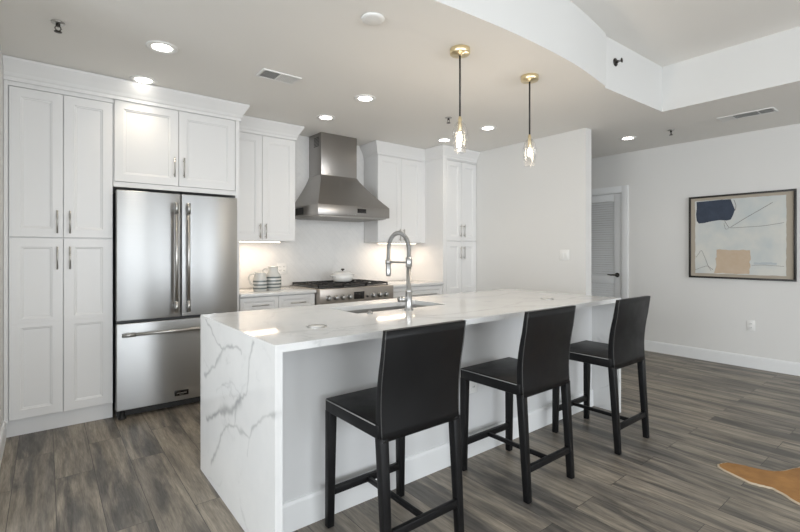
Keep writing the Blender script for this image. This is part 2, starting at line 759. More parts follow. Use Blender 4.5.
for z0, z1 in ((.24, .845), (.95, 1.985)):
    b = MB()
    n = int((z1 - z0) / .0315)
    for i in range(n):
        z = z0 + (i + .5) * (z1 - z0) / n
        b.hexa([(dx0 + .004, DY0 + ds, z - .018), (dx0 + .004, DY1 - ds, z - .018), (dx0 + .010, DY1 - ds, z - .018), (dx0 + .010, DY0 + ds, z - .018),
                (dx1 - .014, DY0 + ds, z + .008), (dx1 - .014, DY1 - ds, z + .008), (dx1 - .008, DY1 - ds, z + .008), (dx1 - .008, DY0 + ds, z + .008)])
    b.build('louver_panel', M_trim, door)
b = MB()
hy, hz = DY0 + .058, .968
b.lathe([(.0, -.012), (.028, -.012), (.031, -.006), (.031, .0)], (dx0, hy, hz), 24, 'X')
b.cyl((dx0 - .05, hy, hz), (dx0 - .005, hy, hz), .010)
b.tube([(dx0 - .046, hy - .008, hz), (dx0 - .050, hy + .03, hz + .002), (dx0 - .048, hy + .07, hz - .001), (dx0 - .044, hy + .115, hz + .004)], [.011, .010, .009, .007], 12)
hd = b.build('door_handle', M_bronze, door)
hd['label'] = 'dark bronze lever handle'


# ---------------------------------------------------------------- cabinetry
def handle(parent, x, y, z, L, vert=True):
    b = MB()
    r = .0055
    if vert:
        b.cyl((x, y - .030, z - L / 2), (x, y - .030, z + L / 2), r, n=12)
        for s in (-1, 1):
            b.cyl((x, y - .030, z + s * L * .36), (x, y + .0, z + s * L * .36), .0045, n=10)
    else:
        b.cyl((x - L / 2, y - .030, z), (x + L / 2, y - .030, z), r, n=12)
        for s in (-1, 1):
            b.cyl((x + s * L * .36, y - .030, z), (x + s * L * .36, y, z), .0045, n=10)
    return b.build('handle', M_nickel, parent)


def cab_door(parent, x0, x1, z0, z1, y, hx=None, hz=None, hl=.165, fw=.062, mid=None, name='door', vert=True):
    b = MB()
    if mid:
        b.panel(x0, x1, z0, mid, y, .020, fw, fw, fw, fw / 2)
        b.panel(x0, x1, mid, z1, y, .020, fw, fw, fw / 2, fw)
    else:
        b.panel(x0, x1, z0, z1, y, .020, fw, fw, fw, fw)
    o = b.build(name, M_cab, parent)
    if hx is not None:
        handle(o, hx, y, hz, hl, vert)
    return o


CY = 4.09          # face of the deep cabinets (door fronts)
UY = 4.43          # face of the wall cabinets
WB = YB - .012

CRP = [(0, 2.475), (.010, 2.475), (.010, 2.500), (.016, 2.508), (.024, 2.528), (.045, 2.565), (.060, 2.590), (.068, 2.605), (.068, 2.622), (0, 2.622)]
RUN_L = [(XL + .001, CY), (.406, CY), (1.376, CY), (1.376, UY - .072)]
RUN_R = [(3.159, WB), (3.159, UY), (3.929, UY), (3.929, CY), (PX0 - .002, CY)]


def crown(parent, path, use=None):
    b = MB()
    b.sweep(path, CRP, use=use)
    b.build('crown_molding', M_cab, parent)


# tall pantry
t = thing('pantry_cabinet', 'tall white pantry cabinet with four doors against the left wall', 'cabinet')
b = MB()
b.box(XL + .002, .405, CY + .021, WB, .115, 2.50)
b.box(XL + .002, .405, CY + .045, WB, 0, .115)
b.box(XL + .002, XL + .024, CY, CY + .021, .115, 2.50)
b.box(XL + .002, .405, CY + .004, CY + .021, 2.445, 2.50)
b.build('body', M_cab, t)
for x0, x1, hx in ((-.203, .0955, .062), (.0995, .401, .136)):
    cab_door(t, x0, x1, 1.398, 2.440, CY, hx, 1.510)
    cab_door(t, x0, x1, .125, 1.390, CY, hx, 1.248, mid=.79)

crown(t, RUN_L, (0, 1))

# cabinet over the refrigerator with end panel
t = thing('bridge_cabinet', 'white two-door cabinet above the steel refrigerator', 'cabinet')
b = MB()
b.box(.407, 1.375, CY + .021, WB, 1.80, 2.50)
b.box(1.340, 1.375, CY, CY + .022, 0, 2.50)
b.box(1.340, 1.375, CY + .021, WB, 0, 1.80)
b.box(.407, 1.340, CY + .004, CY + .021, 1.80, 1.838)
b.box(.407, 1.340, CY + .004, CY + .021, 2.478, 2.50)
b.build('body', M_cab, t)
cab_door(t, .414, .8685, 1.842, 2.474, CY, .835, 1.995)
cab_door(t, .8725, 1.336, 1.842, 2.474, CY, .908, 1.995)

crown(t, RUN_L, (1, 3))

# wall cabinet left of the hood
t = thing('upper_cabinet', 'white two-door wall cabinet left of the range hood, above the striped jugs', 'cabinet')
b = MB()
b.box(1.377, 2.083, UY + .021, WB, 1.403, 2.50)
b.box(1.377, 2.083, UY + .004, UY + .021, 1.403, 1.412)
b.box(1.377, 2.083, UY + .004, UY + .021, 2.472, 2.50)
b.build('body', M_cab, t)
cab_door(t, 1.379, 1.718, 1.412, 2.470, UY, 1.692, 1.50, .15)
cab_door(t, 1.722, 2.080, 1.412, 2.470, UY, 1.752, 1.50, .15)

crown(t, [(1.448, UY), (2.084, UY), (2.084, WB)])

# wall cabinet right of the hood
t = thing('upper_cabinet', 'white two-door wall cabinet right of the range hood, behind the faucet', 'cabinet')
b = MB()
b.box(3.160, 3.859, UY + .021, WB, 1.403, 2.50)
b.box(3.160, 3.859, UY + .004, UY + .021, 2.472, 2.50)
b.build('body', M_cab, t)
cab_door(t, 3.162, 3.522, 1.412, 2.470, UY, 3.494, 1.50, .15)
cab_door(t, 3.526, 3.858, 1.412, 2.470, UY, 3.556, 1.50, .15)

crown(t, [(3.159, WB), (3.159, UY), (3.8602, UY)])

# tall cabinet at the right end of the run
t = thing('tall_cabinet', 'tall white four-door cabinet beside the blank partition wall', 'cabinet')
b = MB()
b.box(3.930, PX0 - .002, CY + .021, WB, .115, 2.50)
b.box(3.930, PX0 - .002, CY + .06, WB, 0, .115)
b.box(3.930, 3.985, CY, CY + .021, .115, 2.50)
b.box(3.985, PX0 - .002, CY + .004, CY + .021, 2.462, 2.50)
b.build('body', M_cab, t)
b = MB()
b.box(3.8606, 3.9295, UY + .002, UY + .022, 1.403, 2.50)
b.build('filler_strip', M_cab, t)
for x0, x1, hx in ((3.988, 4.265, 4.236), (4.269, 4.546, 4.298)):
    cab_door(t, x0, x1, 1.428, 2.458, CY, hx, 1.56, .165)
    cab_door(t, x0, x1, .125, 1.420, CY, hx, 1.275, .165, mid=.79)

crown(t, [(3.8606, UY), (3.929, UY), (3.929, CY), (PX0 - .002, CY)])

# base cabinets
CT = .906
t = thing('base_cabinet', 'white drawer base cabinet left of the range, under the striped jugs', 'cabinet')
b = MB()
b.box(1.377, 2.138, CY + .021, WB, .115, CT - .032)
b.box(1.377, 2.138, CY + .06, WB, 0, .115)
b.build('body', M_cab, t)
for x0, x1 in ((1.380, 1.748), (1.752, 2.134)):
    d = cab_door(t, x0, x1, .722, CT - .040, CY, (x0 + x1) / 2, .792, .16, .036, name='drawer', vert=False)
    cab_door(t, x0, x1, .125, .716, CY, (x1 - .035) if x0 < 1.5 else (x0 + .035), .60, .15)
t = thing('base_cabinet', 'white drawer base cabinet right of the range, beside the tall cabinet', 'cabinet')
b = MB()
b.box(3.082, 3.927, CY + .021, WB, .115, CT - .032)
b.box(3.082, 3.927, CY + .06, WB, 0, .115)
b.build('body', M_cab, t)
for z0, z1, hz in ((.722, CT - .040, .770), (.43, .716, .60), (.125, .424, .31)):
    cab_door(t, 3.086, 3.923, z0, z1, CY, 3.585, hz, .42, .040, name='drawer', vert=False)
t = thing('base_cabinet', 'white two-door base cabinet directly under the gas rangetop', 'cabinet')
b = MB()
b.box(2.142, 3.078, CY + .021, WB, .115, .70)
b.box(2.142, 3.078, CY + .06, WB, 0, .115)
b.build('body', M_cab, t)
cab_door(t, 2.146, 2.608, .125, .695, CY, 2.575, .60, .15)
cab_door(t, 2.612, 3.074, .125, .695, CY, 2.645, .60, .15)


def vein_slab(b, x0, x1, y0, y1, z0, z1):
    b.box(x0, x1, y0, y1, z0, z1, .003)


b = MB()
vein_slab(b, 1.377, 2.140, CY - .025, WB, CT - .030, CT)
tag(b.build('countertop', M_quartz), 'white quartz countertop left of the range holding the striped jugs', 'countertop')
b = MB()
vein_slab(b, 3.080, 3.928, CY - .025, WB, CT - .030, CT)
tag(b.build('countertop', M_quartz), 'white quartz countertop right of the range beside the tall cabinet', 'countertop')

b = MB()
b.box(1.377, 3.928, YB - .010, YB - .001, CT + .001, 1.402)
b.box(2.085, 3.158, YB - .010, YB - .001, 1.402, 2.620)
tag(b.build('backsplash', M_tile), 'white marble herringbone tile backsplash behind the range and hood', 'backsplash')

# under-cabinet light bars with their lamps
for x0, x1, lb, pw in ((1.40, 1.93, 'warm light bar under the wall cabinet left of the hood', 1.7), (3.20, 3.80, 'warm light bar under the wall cabinet right of the hood', 1.9)):
    t = thing('undercabinet_light', lb, 'light', group=None)
    b = MB()
    b.box(x0, x1, UY + .030, UY + .062, 1.392, 1.402)
    b.build('housing', M_white, t)
    b = MB()
    b.box(x0 + .006, x1 - .006, UY + .033, UY + .059, 1.387, 1.392)
    b.build('lens', M_led, t)
    l = area('lamp', ((x0 + x1) / 2, UY + .10, 1.385), (0, 0, 0), x1 - x0 - .03, .05, pw, (1.0, .79, .60))
    l.parent = t

# ---------------------------------------------------------------- refrigerator
FY = 4.01
t = thing('refrigerator', 'stainless steel french-door refrigerator with bottom freezer drawer', 'refrigerator')
b = MB()
b.box(.424, 1.326, FY + .072, WB - .03, .03, 1.762)
b.build('body', mat('fridge_case', (.10, .10, .105), .5), t)


def fdoor(nm, x0, x1, z0, z1):
    b = MB()
    b.box(x0, x1, FY, FY + .066, z0, z1, .006, 3)
    return b.build(nm, M_steel, t)


def pro_handle(par, a, c, off=.062):
    """bar between a and c standing off the door, with square end brackets"""
    a, c = Vector(a), Vector(c)
    d = (c - a).normalized()
    b = MB()
    b.cyl(a, c, .0125, n=18)
    b.build('handle_bar', M_nickel, par)
    for q in (a + d * .045, c - d * .045):
        b = MB()
        b.cyl(q - d * .045, q + d * .045, .0155, n=18)
        if abs(d.z) > .5:
            b.box(q.x - .012, q.x + .012, q.y, FY + .001, q.z - .022, q.z + .022, .002)
        else:
            b.box(q.x - .022, q.x + .022, q.y, FY + .001, q.z - .012, q.z + .012, .002)
        b.build('handle_bracket', M_chrome, par)


dl = fdoor('door', .418, .8685, .760, 1.768)
dr = fdoor('door', .8745, 1.330, .760, 1.768)
dd = fdoor('freezer_drawer', .418, 1.330, .070, .738)
pro_handle(dl, (.826, FY - .055, .80), (.826, FY - .055, 1.69))
pro_handle(dr, (.917, FY - .055, .80), (.917, FY - .055, 1.69))
pro_handle(dd, (.450, FY - .055, .655), (1.298, FY - .055, .655))
b = MB()
b.box(.822, .928, FY - .004, FY + .001, .110, .152, .001)
pl = b.build('badge', M_glassdark, dd)
b = MB()
b.box(.838, .912, FY - .0048, FY - .0035, .127, .133)
b.box(.858, .892, FY - .0048, FY - .0035, .117, .120)
b.build('badge_mark', M_nickel, pl)
b = MB()
b.box(.424, 1.326, FY + .060, FY + .072, .012, .064)
b.build('toe_grille', M_dark, t)
for x in (.46, 1.29):
    b = MB()
    b.lathe([(.030, 0), (.030, .012), (.018, .016), (.018, .064)], (x, FY + .035, 0), 18)
    b.build('foot', M_black, t)

# ---------------------------------------------------------------- range hood
HX = 2.633
t = thing('range_hood', 'stainless steel chimney range hood on the tiled wall above the rangetop', 'range hood')
hx0, hx1, hy0, hy1 = HX - .457, HX + .457, 4.10, YB - .012
cx0, cx1, cy0 = HX - .238, HX + .232, 4.44
b = MB()
b.box(cx0, cx1, cy0, hy1, 2.135, 2.622, .002)
ch = b.build('chimney', M_hood, t)
b = MB()
for i in range(7):
    z = 2.475 + i * .016
    b.box(cx0 - .0015, cx0 + .0005, cy0 + .05, cy0 + .17, z, z + .008)
b.build('vent_grille', M_dark, ch)
b = MB()
prof = []
for i in range(9):
    s = i / 8
    k = (1 - s) ** 1.18                     # slight concave flare
    prof.append((cx0 + (hx0 - cx0) * k, cx1 + (hx1 - cx1) * k, cy0 + (hy0 - cy0) * k, 1.785 + (2.150 - 1.785) * s))
verts, faces = [], []
for x0, x1, y0, z in prof:
    verts += [(x0, y0, z), (x1, y0, z), (x1, hy1, z), (x0, hy1, z)]
for i in range(8):
    for k in range(4):
        l = (k + 1) % 4
        faces.append((i * 4 + k, i * 4 + l, i * 4 + 4 + l, i * 4 + 4 + k))
faces.append((32, 33, 34, 35))
b._add(verts, faces, False)
b.build('canopy', M_hood, t)
b = MB()
b.box(hx0, hx1, hy0, hy1, 1.672, 1.786, .003)
lip = b.build('lip', M_hood, t)
b = MB()
b.box(HX + .02, HX + .135, hy0 - .003, hy0 + .001, 1.712, 1.758, .001)
b.build('control_panel', M_glassdark, lip)
b = MB()
for i in range(5):
    b.lathe([(.0, -.007), (.006, -.007), (.007, 0)], (HX - .10 + i * .024, hy0, 1.690), 12, 'Y')
b.build('button', M_chrome, lip)
b = MB()
b.box(hx0 - .002, hx0 + .001, hy0 + .33, hy1 - .03, 1.690, 1.768)
b.build('side_plate', M_dark, lip)
b = MB()
b.box(hx0 + .03, hx1 - .03, hy0 + .03, hy1 - .03, 1.660, 1.672)
for i in range(22):
    x = hx0 + .05 + i * .038
    b.box(x, x + .016, hy0 + .04, hy1 - .04, 1.654, 1.660)
b.build('baffle_filter', M_sink, t)

# ---------------------------------------------------------------- gas rangetop
RX0, RX1, RY = 2.146, 3.074, 4.005
t = thing('gas_rangetop', 'stainless six-burner gas rangetop with black grates between the counters', 'rangetop')
b = MB()
b.box(RX0, RX1, RY, WB - .01, .716, .912, .004)
b.build('body', M_range, t)
b = MB()
b.box(RX0 + .02, RX1 - .02, RY + .07, WB - .03, .911, .918)
b.build('burner_tray', mat('black_enamel', (.02, .02, .02), .3), t)
for gi in range(3):
    gx0 = RX0 + .022 + gi * .296
    gx1 = gx0 + .290
    b = MB()
    y0, y1 = RY + .075, WB - .04
    for x in (gx0, gx1 - .012):
        b.box(x, x + .012, y0, y1, .930, .948, .002)
    for y in (y0, (y0 + y1) / 2 - .006, y1 - .012):
        b.box(gx0, gx1, y, y + .012, .930, .948, .002)
    for f in (.25, .75):
        yc = y0 + (y1 - y0) * f
        xc = (gx0 + gx1) / 2
        b.box(gx0, xc - .03, yc - .005, yc + .005, .934, .950, .002)
        b.box(xc + .03, gx1, yc - .005, yc + .005, .934, .950, .002)
        b.box(xc - .005, xc + .005, yc + .03, yc + .13, .934, .950, .002)
        b.box(xc - .005, xc + .005, yc - .13, yc - .03, .934, .950, .002)
    for x in (gx0 + .006, gx1 - .006):
        for y in (y0 + .006, y1 - .006):
            b.cyl((x, y, .917), (x, y, .932), .007, n=8)
    b.build('grate', M_iron, t)
    for f in (.25, .75):
        b = MB()
        yc = y0 + (y1 - y0) * f
        b.lathe([(.045, .917), (.045, .922), (.034, .924), (.034, .930), (.028, .933), (0, .933)], ((gx0 + gx1) / 2, yc, 0), 24)
        b.build('burner', M_iron, t)
for i, x in enumerate((2.245, 2.330, 2.413, 2.495, 2.795, 2.880, 2.965)):
    b = MB()
    b.lathe([(.030, -.006), (.030, 0)], (x, RY, .818), 24, 'Y')
    b.lathe([(.0, -.040), (.019, -.040), (.022, -.036), (.024, -.006)], (x, RY, .818), 24, 'Y')
    b.box(x - .004, x + .004, RY - .048, RY - .036, .796, .840, .002)
    b.build('knob', M_chrome, t)
b = MB()
b.lathe([(.0, -.018), (.009, -.018), (.011, 0)], (2.717, RY, .808), 16, 'Y')
b.build('button', M_dark, t)
b = MB()
b.box(2.548, 2.680, RY - .004, RY + .001, .788, .866, .002)
dsp = b.build('display', M_glassdark, t)
b = MB()
b.box(RX0 + .006, RX1 - .006, RY - .010, RY + .005, .716, .735, .003)
b.build('bullnose', M_range, t)

# casserole on the rear burner
t = thing('casserole_pot', 'white enamel casserole pot with knobbed lid on the rangetop', 'pot', (2.66, 4.42, .951))
b = MB()
b.lathe([(0, 0), (.092, 0), (.106, .008), (.116, .035), (.119, .078), (.115, .080), (.108, .04), (.09, .012), (0, .012)], n=40)
b.build('body', M_enamel, t)
b = MB()
b.lathe([(.121, .080), (.121, .086), (.112, .096), (.08, .110), (.04, .117), (0, .119)], n=40)
b.build('lid', M_enamel, t)
b = MB()
b.lathe([(.008, .116), (.007, .126), (.020, .132), (.021, .140), (.014, .146), (0, .147)], n=20)
b.build('lid_knob', M_bronze, t)
for s in (-1, 1):
    b = MB()
    b.tube([(s * .112, -.035, .062), (s * .145, -.030, .066), (s * .152, 0, .067), (s * .145, .030, .066), (s * .112, .035, .062)], .0075, 10)
    b.build('side_handle', M_enamel, t)


def jug(name, label, loc, prof, stripes, handle_pts, spout=None):
    t = thing(name, label, 'jug', loc, 'striped stoneware jugs')
    b = MB()
    pr = []
    zs = sorted(set([p[1] for p in prof] + [z for s in stripes for z in s]))
    for z in zs:
        for (r0, z0), (r1, z1) in zip(prof, prof[1:]):
            if z0 <= z <= z1 and z1 > z0:
                f = (z - z0) / (z1 - z0)
                pr.append((r0 + (r1 - r0) * f, z))
                break
    n = 36
    verts, faces, mi = [], [], []
    for r, z in pr:
        for k in range(n):
            a = 2 * math.pi * k / n
            verts.append((r * math.cos(a), r * math.sin(a), z))
    for i in range(len(pr) - 1):
        zm = (pr[i][1] + pr[i + 1][1]) / 2
        s = 1 if any(z0 < zm < z1 for z0, z1 in stripes) else 0
        for k in range(n):
            l = (k + 1) % n
            f = b.bm.faces
            faces.append((i * n + k, i * n + l, (i + 1) * n + l, (i + 1) * n + k))
            mi.append(s)
    vs = [b.bm.verts.new(v) for v in verts]
    for f, s in zip(faces, mi):
        fc = b.bm.faces.new([vs[q] for q in f])
        fc.smooth = True
        fc.material_index = s
    b.bm.faces.new([vs[k] for k in reversed(range(n))])
    top = pr[-1]
    b.lathe([(top[0], top[1]), (top[0] - .004, top[1] + .003), (top[0] - .008, top[1]), (top[0] - .008, top[1] - .06), (0, top[1] - .06)], n=n, cap=False)
    b.build('body', [M_ceramic, M_stripe], t)
    b = MB()
    b.tube(smooth_path(handle_pts, 6), .0075, 10)
    b.build('handle', M_ceramic, t)
    return t


jug('stoneware_jug', 'shorter striped pitcher with round handle standing nearest the refrigerator', (1.648, 4.30, CT),
    [(.058, 0), (.067, .006), (.070, .06), (.066, .115), (.056, .150), (.050, .180)],
    [(.020, .036), (.054, .070), (.088, .104)],
    [(-.052, -.008, .165), (-.085, -.012, .168), (-.112, -.014, .145), (-.112, -.014, .110), (-.095, -.010, .075), (-.068, -.006, .055)])
jug('stoneware_jug', 'taller striped jug with narrow neck standing nearer the range', (1.800, 4.345, CT),
    [(.068, 0), (.078, .006), (.082, .07), (.080, .125), (.066, .160), (.050, .180), (.048, .225), (.053, .232)],
    [(.020, .036), (.053, .069), (.086, .102), (.119, .135)],
    [(-.045, .010, .205), (-.080, .014, .212), (-.100, .016, .190), (-.095, .014, .165), (-.074, .010, .145)])


# ---------------------------------------------------------------- electrical plates
def plate(name, label, cat, c, facing, w, h, kind, group=None):
    """facing '-Y' or '-X'; c = centre on the wall surface"""
    cx, cy, cz = c

    def bx(b, u0, u1, z0, z1, d0, d1, bev=.0):
        if facing == '-Y':
            b.box(cx + u0, cx + u1, cy - d1, cy - d0, cz + z0, cz + z1, bev)
        else:
            b.box(cx - d1, cx - d0, cy - u1, cy - u0, cz + z0, cz + z1, bev)
    t = thing(name, label, cat, group=group)
    b = MB()
    bx(b, -w / 2, w / 2, -h / 2, h / 2, .0005, .006, .002)
    b.build('cover_plate', M_white, t)
    n = 1 if w < .09 else 2
    for i in range(n):
        u = (i - (n - 1) / 2) * .046
        if kind == 'switch':
            b = MB()
            bx(b, u - .017, u + .017, -.033, .033, .006, .009, .001)
            b.build('rocker', M_white, t)
        else:
            for s in (-1, 1):
                b = MB()
                bx(b, u - .016, u + .016, s * .020 - .014, s * .020 + .014, .006, .008, .001)
                r = b.build('socket', M_white, t)
                b = MB()
                bx(b, u - .008, u - .005, s * .020 - .004, s * .020 + .006, .008, .0085)
                bx(b, u + .005, u + .008, s * .020 - .004, s * .020 + .006, .008, .0085)
                b.build('slot', M_dark, r)
    return t


plate('light_switch', 'white double light switch on the partition wall beyond the island', 'switch', (PX0, 2.783, 1.253), '-X', .116, .116, 'switch')
plate('power_outlet', 'white wall outlet below the framed picture', 'outlet', (XR, 1.475, .47), '-X', .072, .116, 'outlet')
plate('power_outlet', 'white double outlet on the backsplash beside the taller striped jug', 'outlet', (2.06, YB - .010, 1.10), '-Y', .116, .116, 'outlet')
plate('power_outlet', 'white outlet on the island front between first and second stools', 'outlet', (2.13, 1.945, .455), '-Y', .072, .116, 'outlet')

# ---------------------------------------------------------------- island
t = thing('kitchen_island', 'white panelled island base beneath the waterfall quartz top', 'island')
b = MB()
b.box(IX0 + .034, IX1 - .034, 1.945, IY1 - .03, .10, .64)
b.box(IX0 + .034, IX1 - .034, 1.945, 2.24, .64, .886)
b.box(IX0 + .034, 1.42, 2.24, IY1 - .03, .64, .886)
b.box(2.30, IX1 - .034, 2.24, IY1 - .03, .64, .886)
b.box(1.42, 2.30, 2.68, IY1 - .03, .64, .886)
b.box(IX0 + .034, IX1 - .034, 1.955, IY1 - .08, 0, .10)
b.build('body', paint('island_paint', (.66, .665, .665), .45, .01), t)
b = MB()
b.sweep([(IX0 + .034, 1.945), (IX1 - .034, 1.945)], [(0, 0), (.014, 0), (.014, .125), (.009, .138), (0, .142)])
b.build('base_trim', M_trim, t)
nd = 5
for i in range(nd):
    w = (IX1 - IX0 - .10) / nd
    x0 = IX0 + .05 + i * w
    b = MB()
    y = IY1 - .03
    b.panel(-(x0 + w - .003), -x0, .125, .870, -y - .020, .020, .062, .062, .062, .062)
    for v in b.bm.verts:
        v.co.x, v.co.y = -v.co.x, -v.co.y
    d = b.build('door', M_cab, t)
    b = MB()
    b.cyl((x0 + w / 2 - .08, y + .050, .80), (x0 + w / 2 + .08, y + .050, .80), .0055, n=12)
    for s in (-1, 1):
        b.cyl((x0 + w / 2 + s * .055, y + .050, .80), (x0 + w / 2 + s * .055, y + .020, .80), .0045, n=10)
    b.build('handle', M_nickel, d)


def seg_d(p, a, c):
    ax, ay = a
    dx, dy = c[0] - ax, c[1] - ay
    L = dx * dx + dy * dy
    f = max(0, min(1, ((p[0] - ax) * dx + (p[1] - ay) * dy) / L)) if L else 0
    return math.hypot(p[0] - ax - f * dx, p[1] - ay - f * dy), f


# veins of the waterfall end in (u: 0 at the kitchen side .. 1 at the seating side, z)
def end_pts(L):                     # from picture fractions of the end face
    return L


VE = [  # (polyline [(y, z)], width, strength)
    ([(2.718, .898), (2.57, .841), (2.408, .786)], 0.0086, 0.71),
    ([(2.408, .786), (2.24, .83), (2.131, .834), (2.118, .808)], 0.0115, 0.63),
    ([(2.408, .786), (2.541, .673), (2.749, .57)], 0.0144, 0.57),
    ([(1.954, .898), (2.01, .814), (2.03, .715), (2.049, .648), (2.131, .592)], 0.0094, 0.63),
    ([(2.131, .592), (2.24, .526), (2.358, .478), (2.514, .418), (2.687, .334)], 0.0202, 0.71),
    ([(2.195, .539), (2.217, .452)], 0.0072, 0.46),
    ([(2.217, .452), (2.31, .416), (2.434, .322), (2.541, .189), (2.598, .11)], 0.0086, 0.57),
    ([(2.217, .452), (2.11, .449), (2.01, .447), (1.973, .506), (1.883, .566), (1.768, .619), (1.663, .65)], 0.0072, 0.52),
    ([(2.01, .447), (2.03, .36)], 0.0058, 0.40),
    ([(2.514, .54), (2.40, .60), (2.263, .647), (2.131, .606)], 0.0050, 0.25),
]
VT = [  # veins on the top in (x, y)
    ([(.74, 2.70), (1.0, 2.62), (1.35, 2.66), (1.47, 2.60)], .010, .26),
    ([(.72, 2.02), (1.0, 1.93), (1.3, 1.90), (1.62, 1.98), (2.0, 1.90), (2.4, 1.93)], .012, .30),
    ([(1.0, 1.93), (1.15, 1.80), (1.32, 1.735)], .012, .30),
    ([(1.62, 1.98), (1.75, 1.82), (1.98, 1.735)], .012, .28),
    ([(2.4, 1.93), (2.65, 1.84), (2.78, 1.735)], .014, .30),
    ([(2.4, 1.93), (2.8, 2.05), (3.2, 1.95), (3.6, 2.0)], .012, .26),
    ([(2.3, 2.825), (2.6, 2.55), (3.0, 2.45), (3.3, 2.55), (3.6, 2.5)], .010, .24),
    ([(3.2, 1.95), (3.4, 1.82), (3.45, 1.735)], .014, .30),
]


def vein_val(p, V, seed):
    n1 = noise.noise(Vector((p[0] * 7 + seed, p[1] * 7, 1.3))) * .016 + noise.noise(Vector((p[0] * 26, p[1] * 26 + seed, 4.1))) * .012
    n2 = noise.noise(Vector((p[0] * 7, p[1] * 7 + seed, 9.7))) * .016 + noise.noise(Vector((p[0] * 26 + seed, p[1] * 26, 2.2))) * .012
    q = (p[0] + n1, p[1] + n2)
    best = 0
    for poly, w, s in V:
        if not (min(a[0] for a in poly) - .1 < q[0] < max(a[0] for a in poly) + .1):
            continue
        d = min(seg_d(q, a, c)[0] for a, c in zip(poly, poly[1:]))
        mod = .55 + .75 * (.5 + .5 * noise.noise(Vector((q[0] * 9, q[1] * 9, seed))))
        ww = w * (.5 + .9 * abs(noise.noise(Vector((q[0] * 5, q[1] * 5, seed + 3)))) * 2)
        v = s * mod * math.exp(-(d / ww) ** 2)
        best = max(best, v)
    return best


b = MB()
layer = b.bm.verts.layers.float.new('vein')


def grid(f, nu, nv, val, flip=False):
    vs = []
    for i in range(nu + 1):
        row = []
        for j in range(nv + 1):
            p = f(i / nu, j / nv)
            v = b.bm.verts.new(p)
            v[layer] = val(p)
            row.append(v)
        vs.append(row)
    for i in range(nu):
        for j in range(nv):
            b.bm.faces.new((vs[i][j], vs[i + 1][j], vs[i + 1][j + 1], vs[i][j + 1]))


TH, ZI = .032, .920
vend = lambda p: vein_val((p[1], p[2]), VE, 3.0)
vtop = lambda p: vein_val((p[0], p[1]), VT, 8.0)
SX0, SX1, SY0, SY1 = 1.475, 2.225, 2.285, 2.625     # sink cut-out


def top_patch(x0, x1, y0, y1):
    grid(lambda u, v: (x0 + (x1 - x0) * u, y0 + (y1 - y0) * v, ZI), max(2, int((x1 - x0) / .012)), max(2, int((y1 - y0) / .012)), vtop)


top_patch(IX0, SX0, IY0, IY1)
top_patch(SX1, IX1, IY0, IY1)
top_patch(SX0, SX1, IY0, SY0)
top_patch(SX0, SX1, SY1, IY1)
for (xa, ya), (xb, yb) in (((SX0, SY0), (SX1, SY0)), ((SX1, SY0), (SX1, SY1)), ((SX1, SY1), (SX0, SY1)), ((SX0, SY1), (SX0, SY0))):
    grid(lambda u, v: (xa + (xb - xa) * u, ya + (yb - ya) * u, ZI - TH * v), 2, 1, lambda p: 0)
# outer end faces, waterfall legs, front and back edges
grid(lambda u, v: (IX0, IY0 + (IY1 - IY0) * u, ZI * v), 210, 180, vend)
grid(lambda u, v: (IX1, IY0 + (IY1 - IY0) * u, ZI * v), 60, 50, vend)
grid(lambda u, v: (IX0 + TH, IY0 + (IY1 - IY0) * u, (ZI - TH) * v), 12, 10, lambda p: 0)
grid(lambda u, v: (IX1 - TH, IY0 + (IY1 - IY0) * u, (ZI - TH) * v), 40, 30, lambda p: .5 * vend(p))
for y in (IY0, IY1):
    grid(lambda u, v: (IX0 + TH * u, y, ZI * v), 3, 60, lambda p: .4 * vein_val((y, p[2]), VE, 3.0))
    grid(lambda u, v: (IX1 - TH * u, y, ZI * v), 3, 60, lambda p: .4 * vein_val((y, p[2]), VE, 3.0))
    grid(lambda u, v: (IX0 + TH + (IX1 - IX0 - 2 * TH) * u, y, ZI - TH + TH * v), 220, 3, lambda p: vtop((p[0], y, 0)))
for x0, x1, y0, y1 in ((IX0 + TH, SX0, IY0, IY1), (SX1, IX1 - TH, IY0, IY1), (SX0, SX1, IY0, SY0), (SX0, SX1, SY1, IY1)):
    grid(lambda u, v: (x0 + (x1 - x0) * u, y0 + (y1 - y0) * v, ZI - TH), 2, 2, lambda p: 0)
for x0 in (IX0, IX1 - TH):
    grid(lambda u, v: (x0 + TH * u, IY0 + (IY1 - IY0) * v, 0), 1, 1, lambda p: 0)
bmesh.ops.remove_doubles(b.bm, verts=b.bm.verts[:], dist=.0004)
tag(b.build('island_countertop', M_quartz), 'white veined quartz waterfall countertop wrapping the island', 'countertop')

# sink under the cut-out
t = thing('kitchen_sink', 'undermount steel sink set into the island countertop', 'sink')
b = MB()
sb = .68
x0, x1, y0, y1 = SX0 - .006, SX1 + .006, SY0 - .006, SY1 + .006
zt = ZI - TH - .001
ring = lambda e, z: [(x0 + e, y0 + e, z), (x1 - e, y0 + e, z), (x1 - e, y1 - e, z), (x0 + e, y1 - e, z)]
R = [ring(-.02, zt), ring(0, zt), ring(.004, sb + .02), ring(.02, sb), ring(-.003, sb - .004), ring(-.02, zt - .003)]
vs = [v for r in R for v in r]
fs = []
for i in range(3):
    for k in range(4):
        l = (k + 1) % 4
        fs.append((i * 4 + k, i * 4 + l, i * 4 + 4 + l, i * 4 + 4 + k))
fs.append((12, 13, 14, 15))
fs.append((16, 17, 18, 19))
for k in range(4):
    l = (k + 1) % 4
    fs.append((16 + k, 16 + l, 20 + l, 20 + k))
    fs.append((20 + k, 20 + l, l, k))
b._add(vs, fs)
b.build('basin', M_sink, t)
b = MB()
b.lathe([(.042, sb + .001), (.042, sb + .004), (.030, sb + .003), (0, sb + .002)], ((SX0 + SX1) / 2, (SY0 + SY1) / 2, 0), 28)
b.build('drain', M_chrome, t)

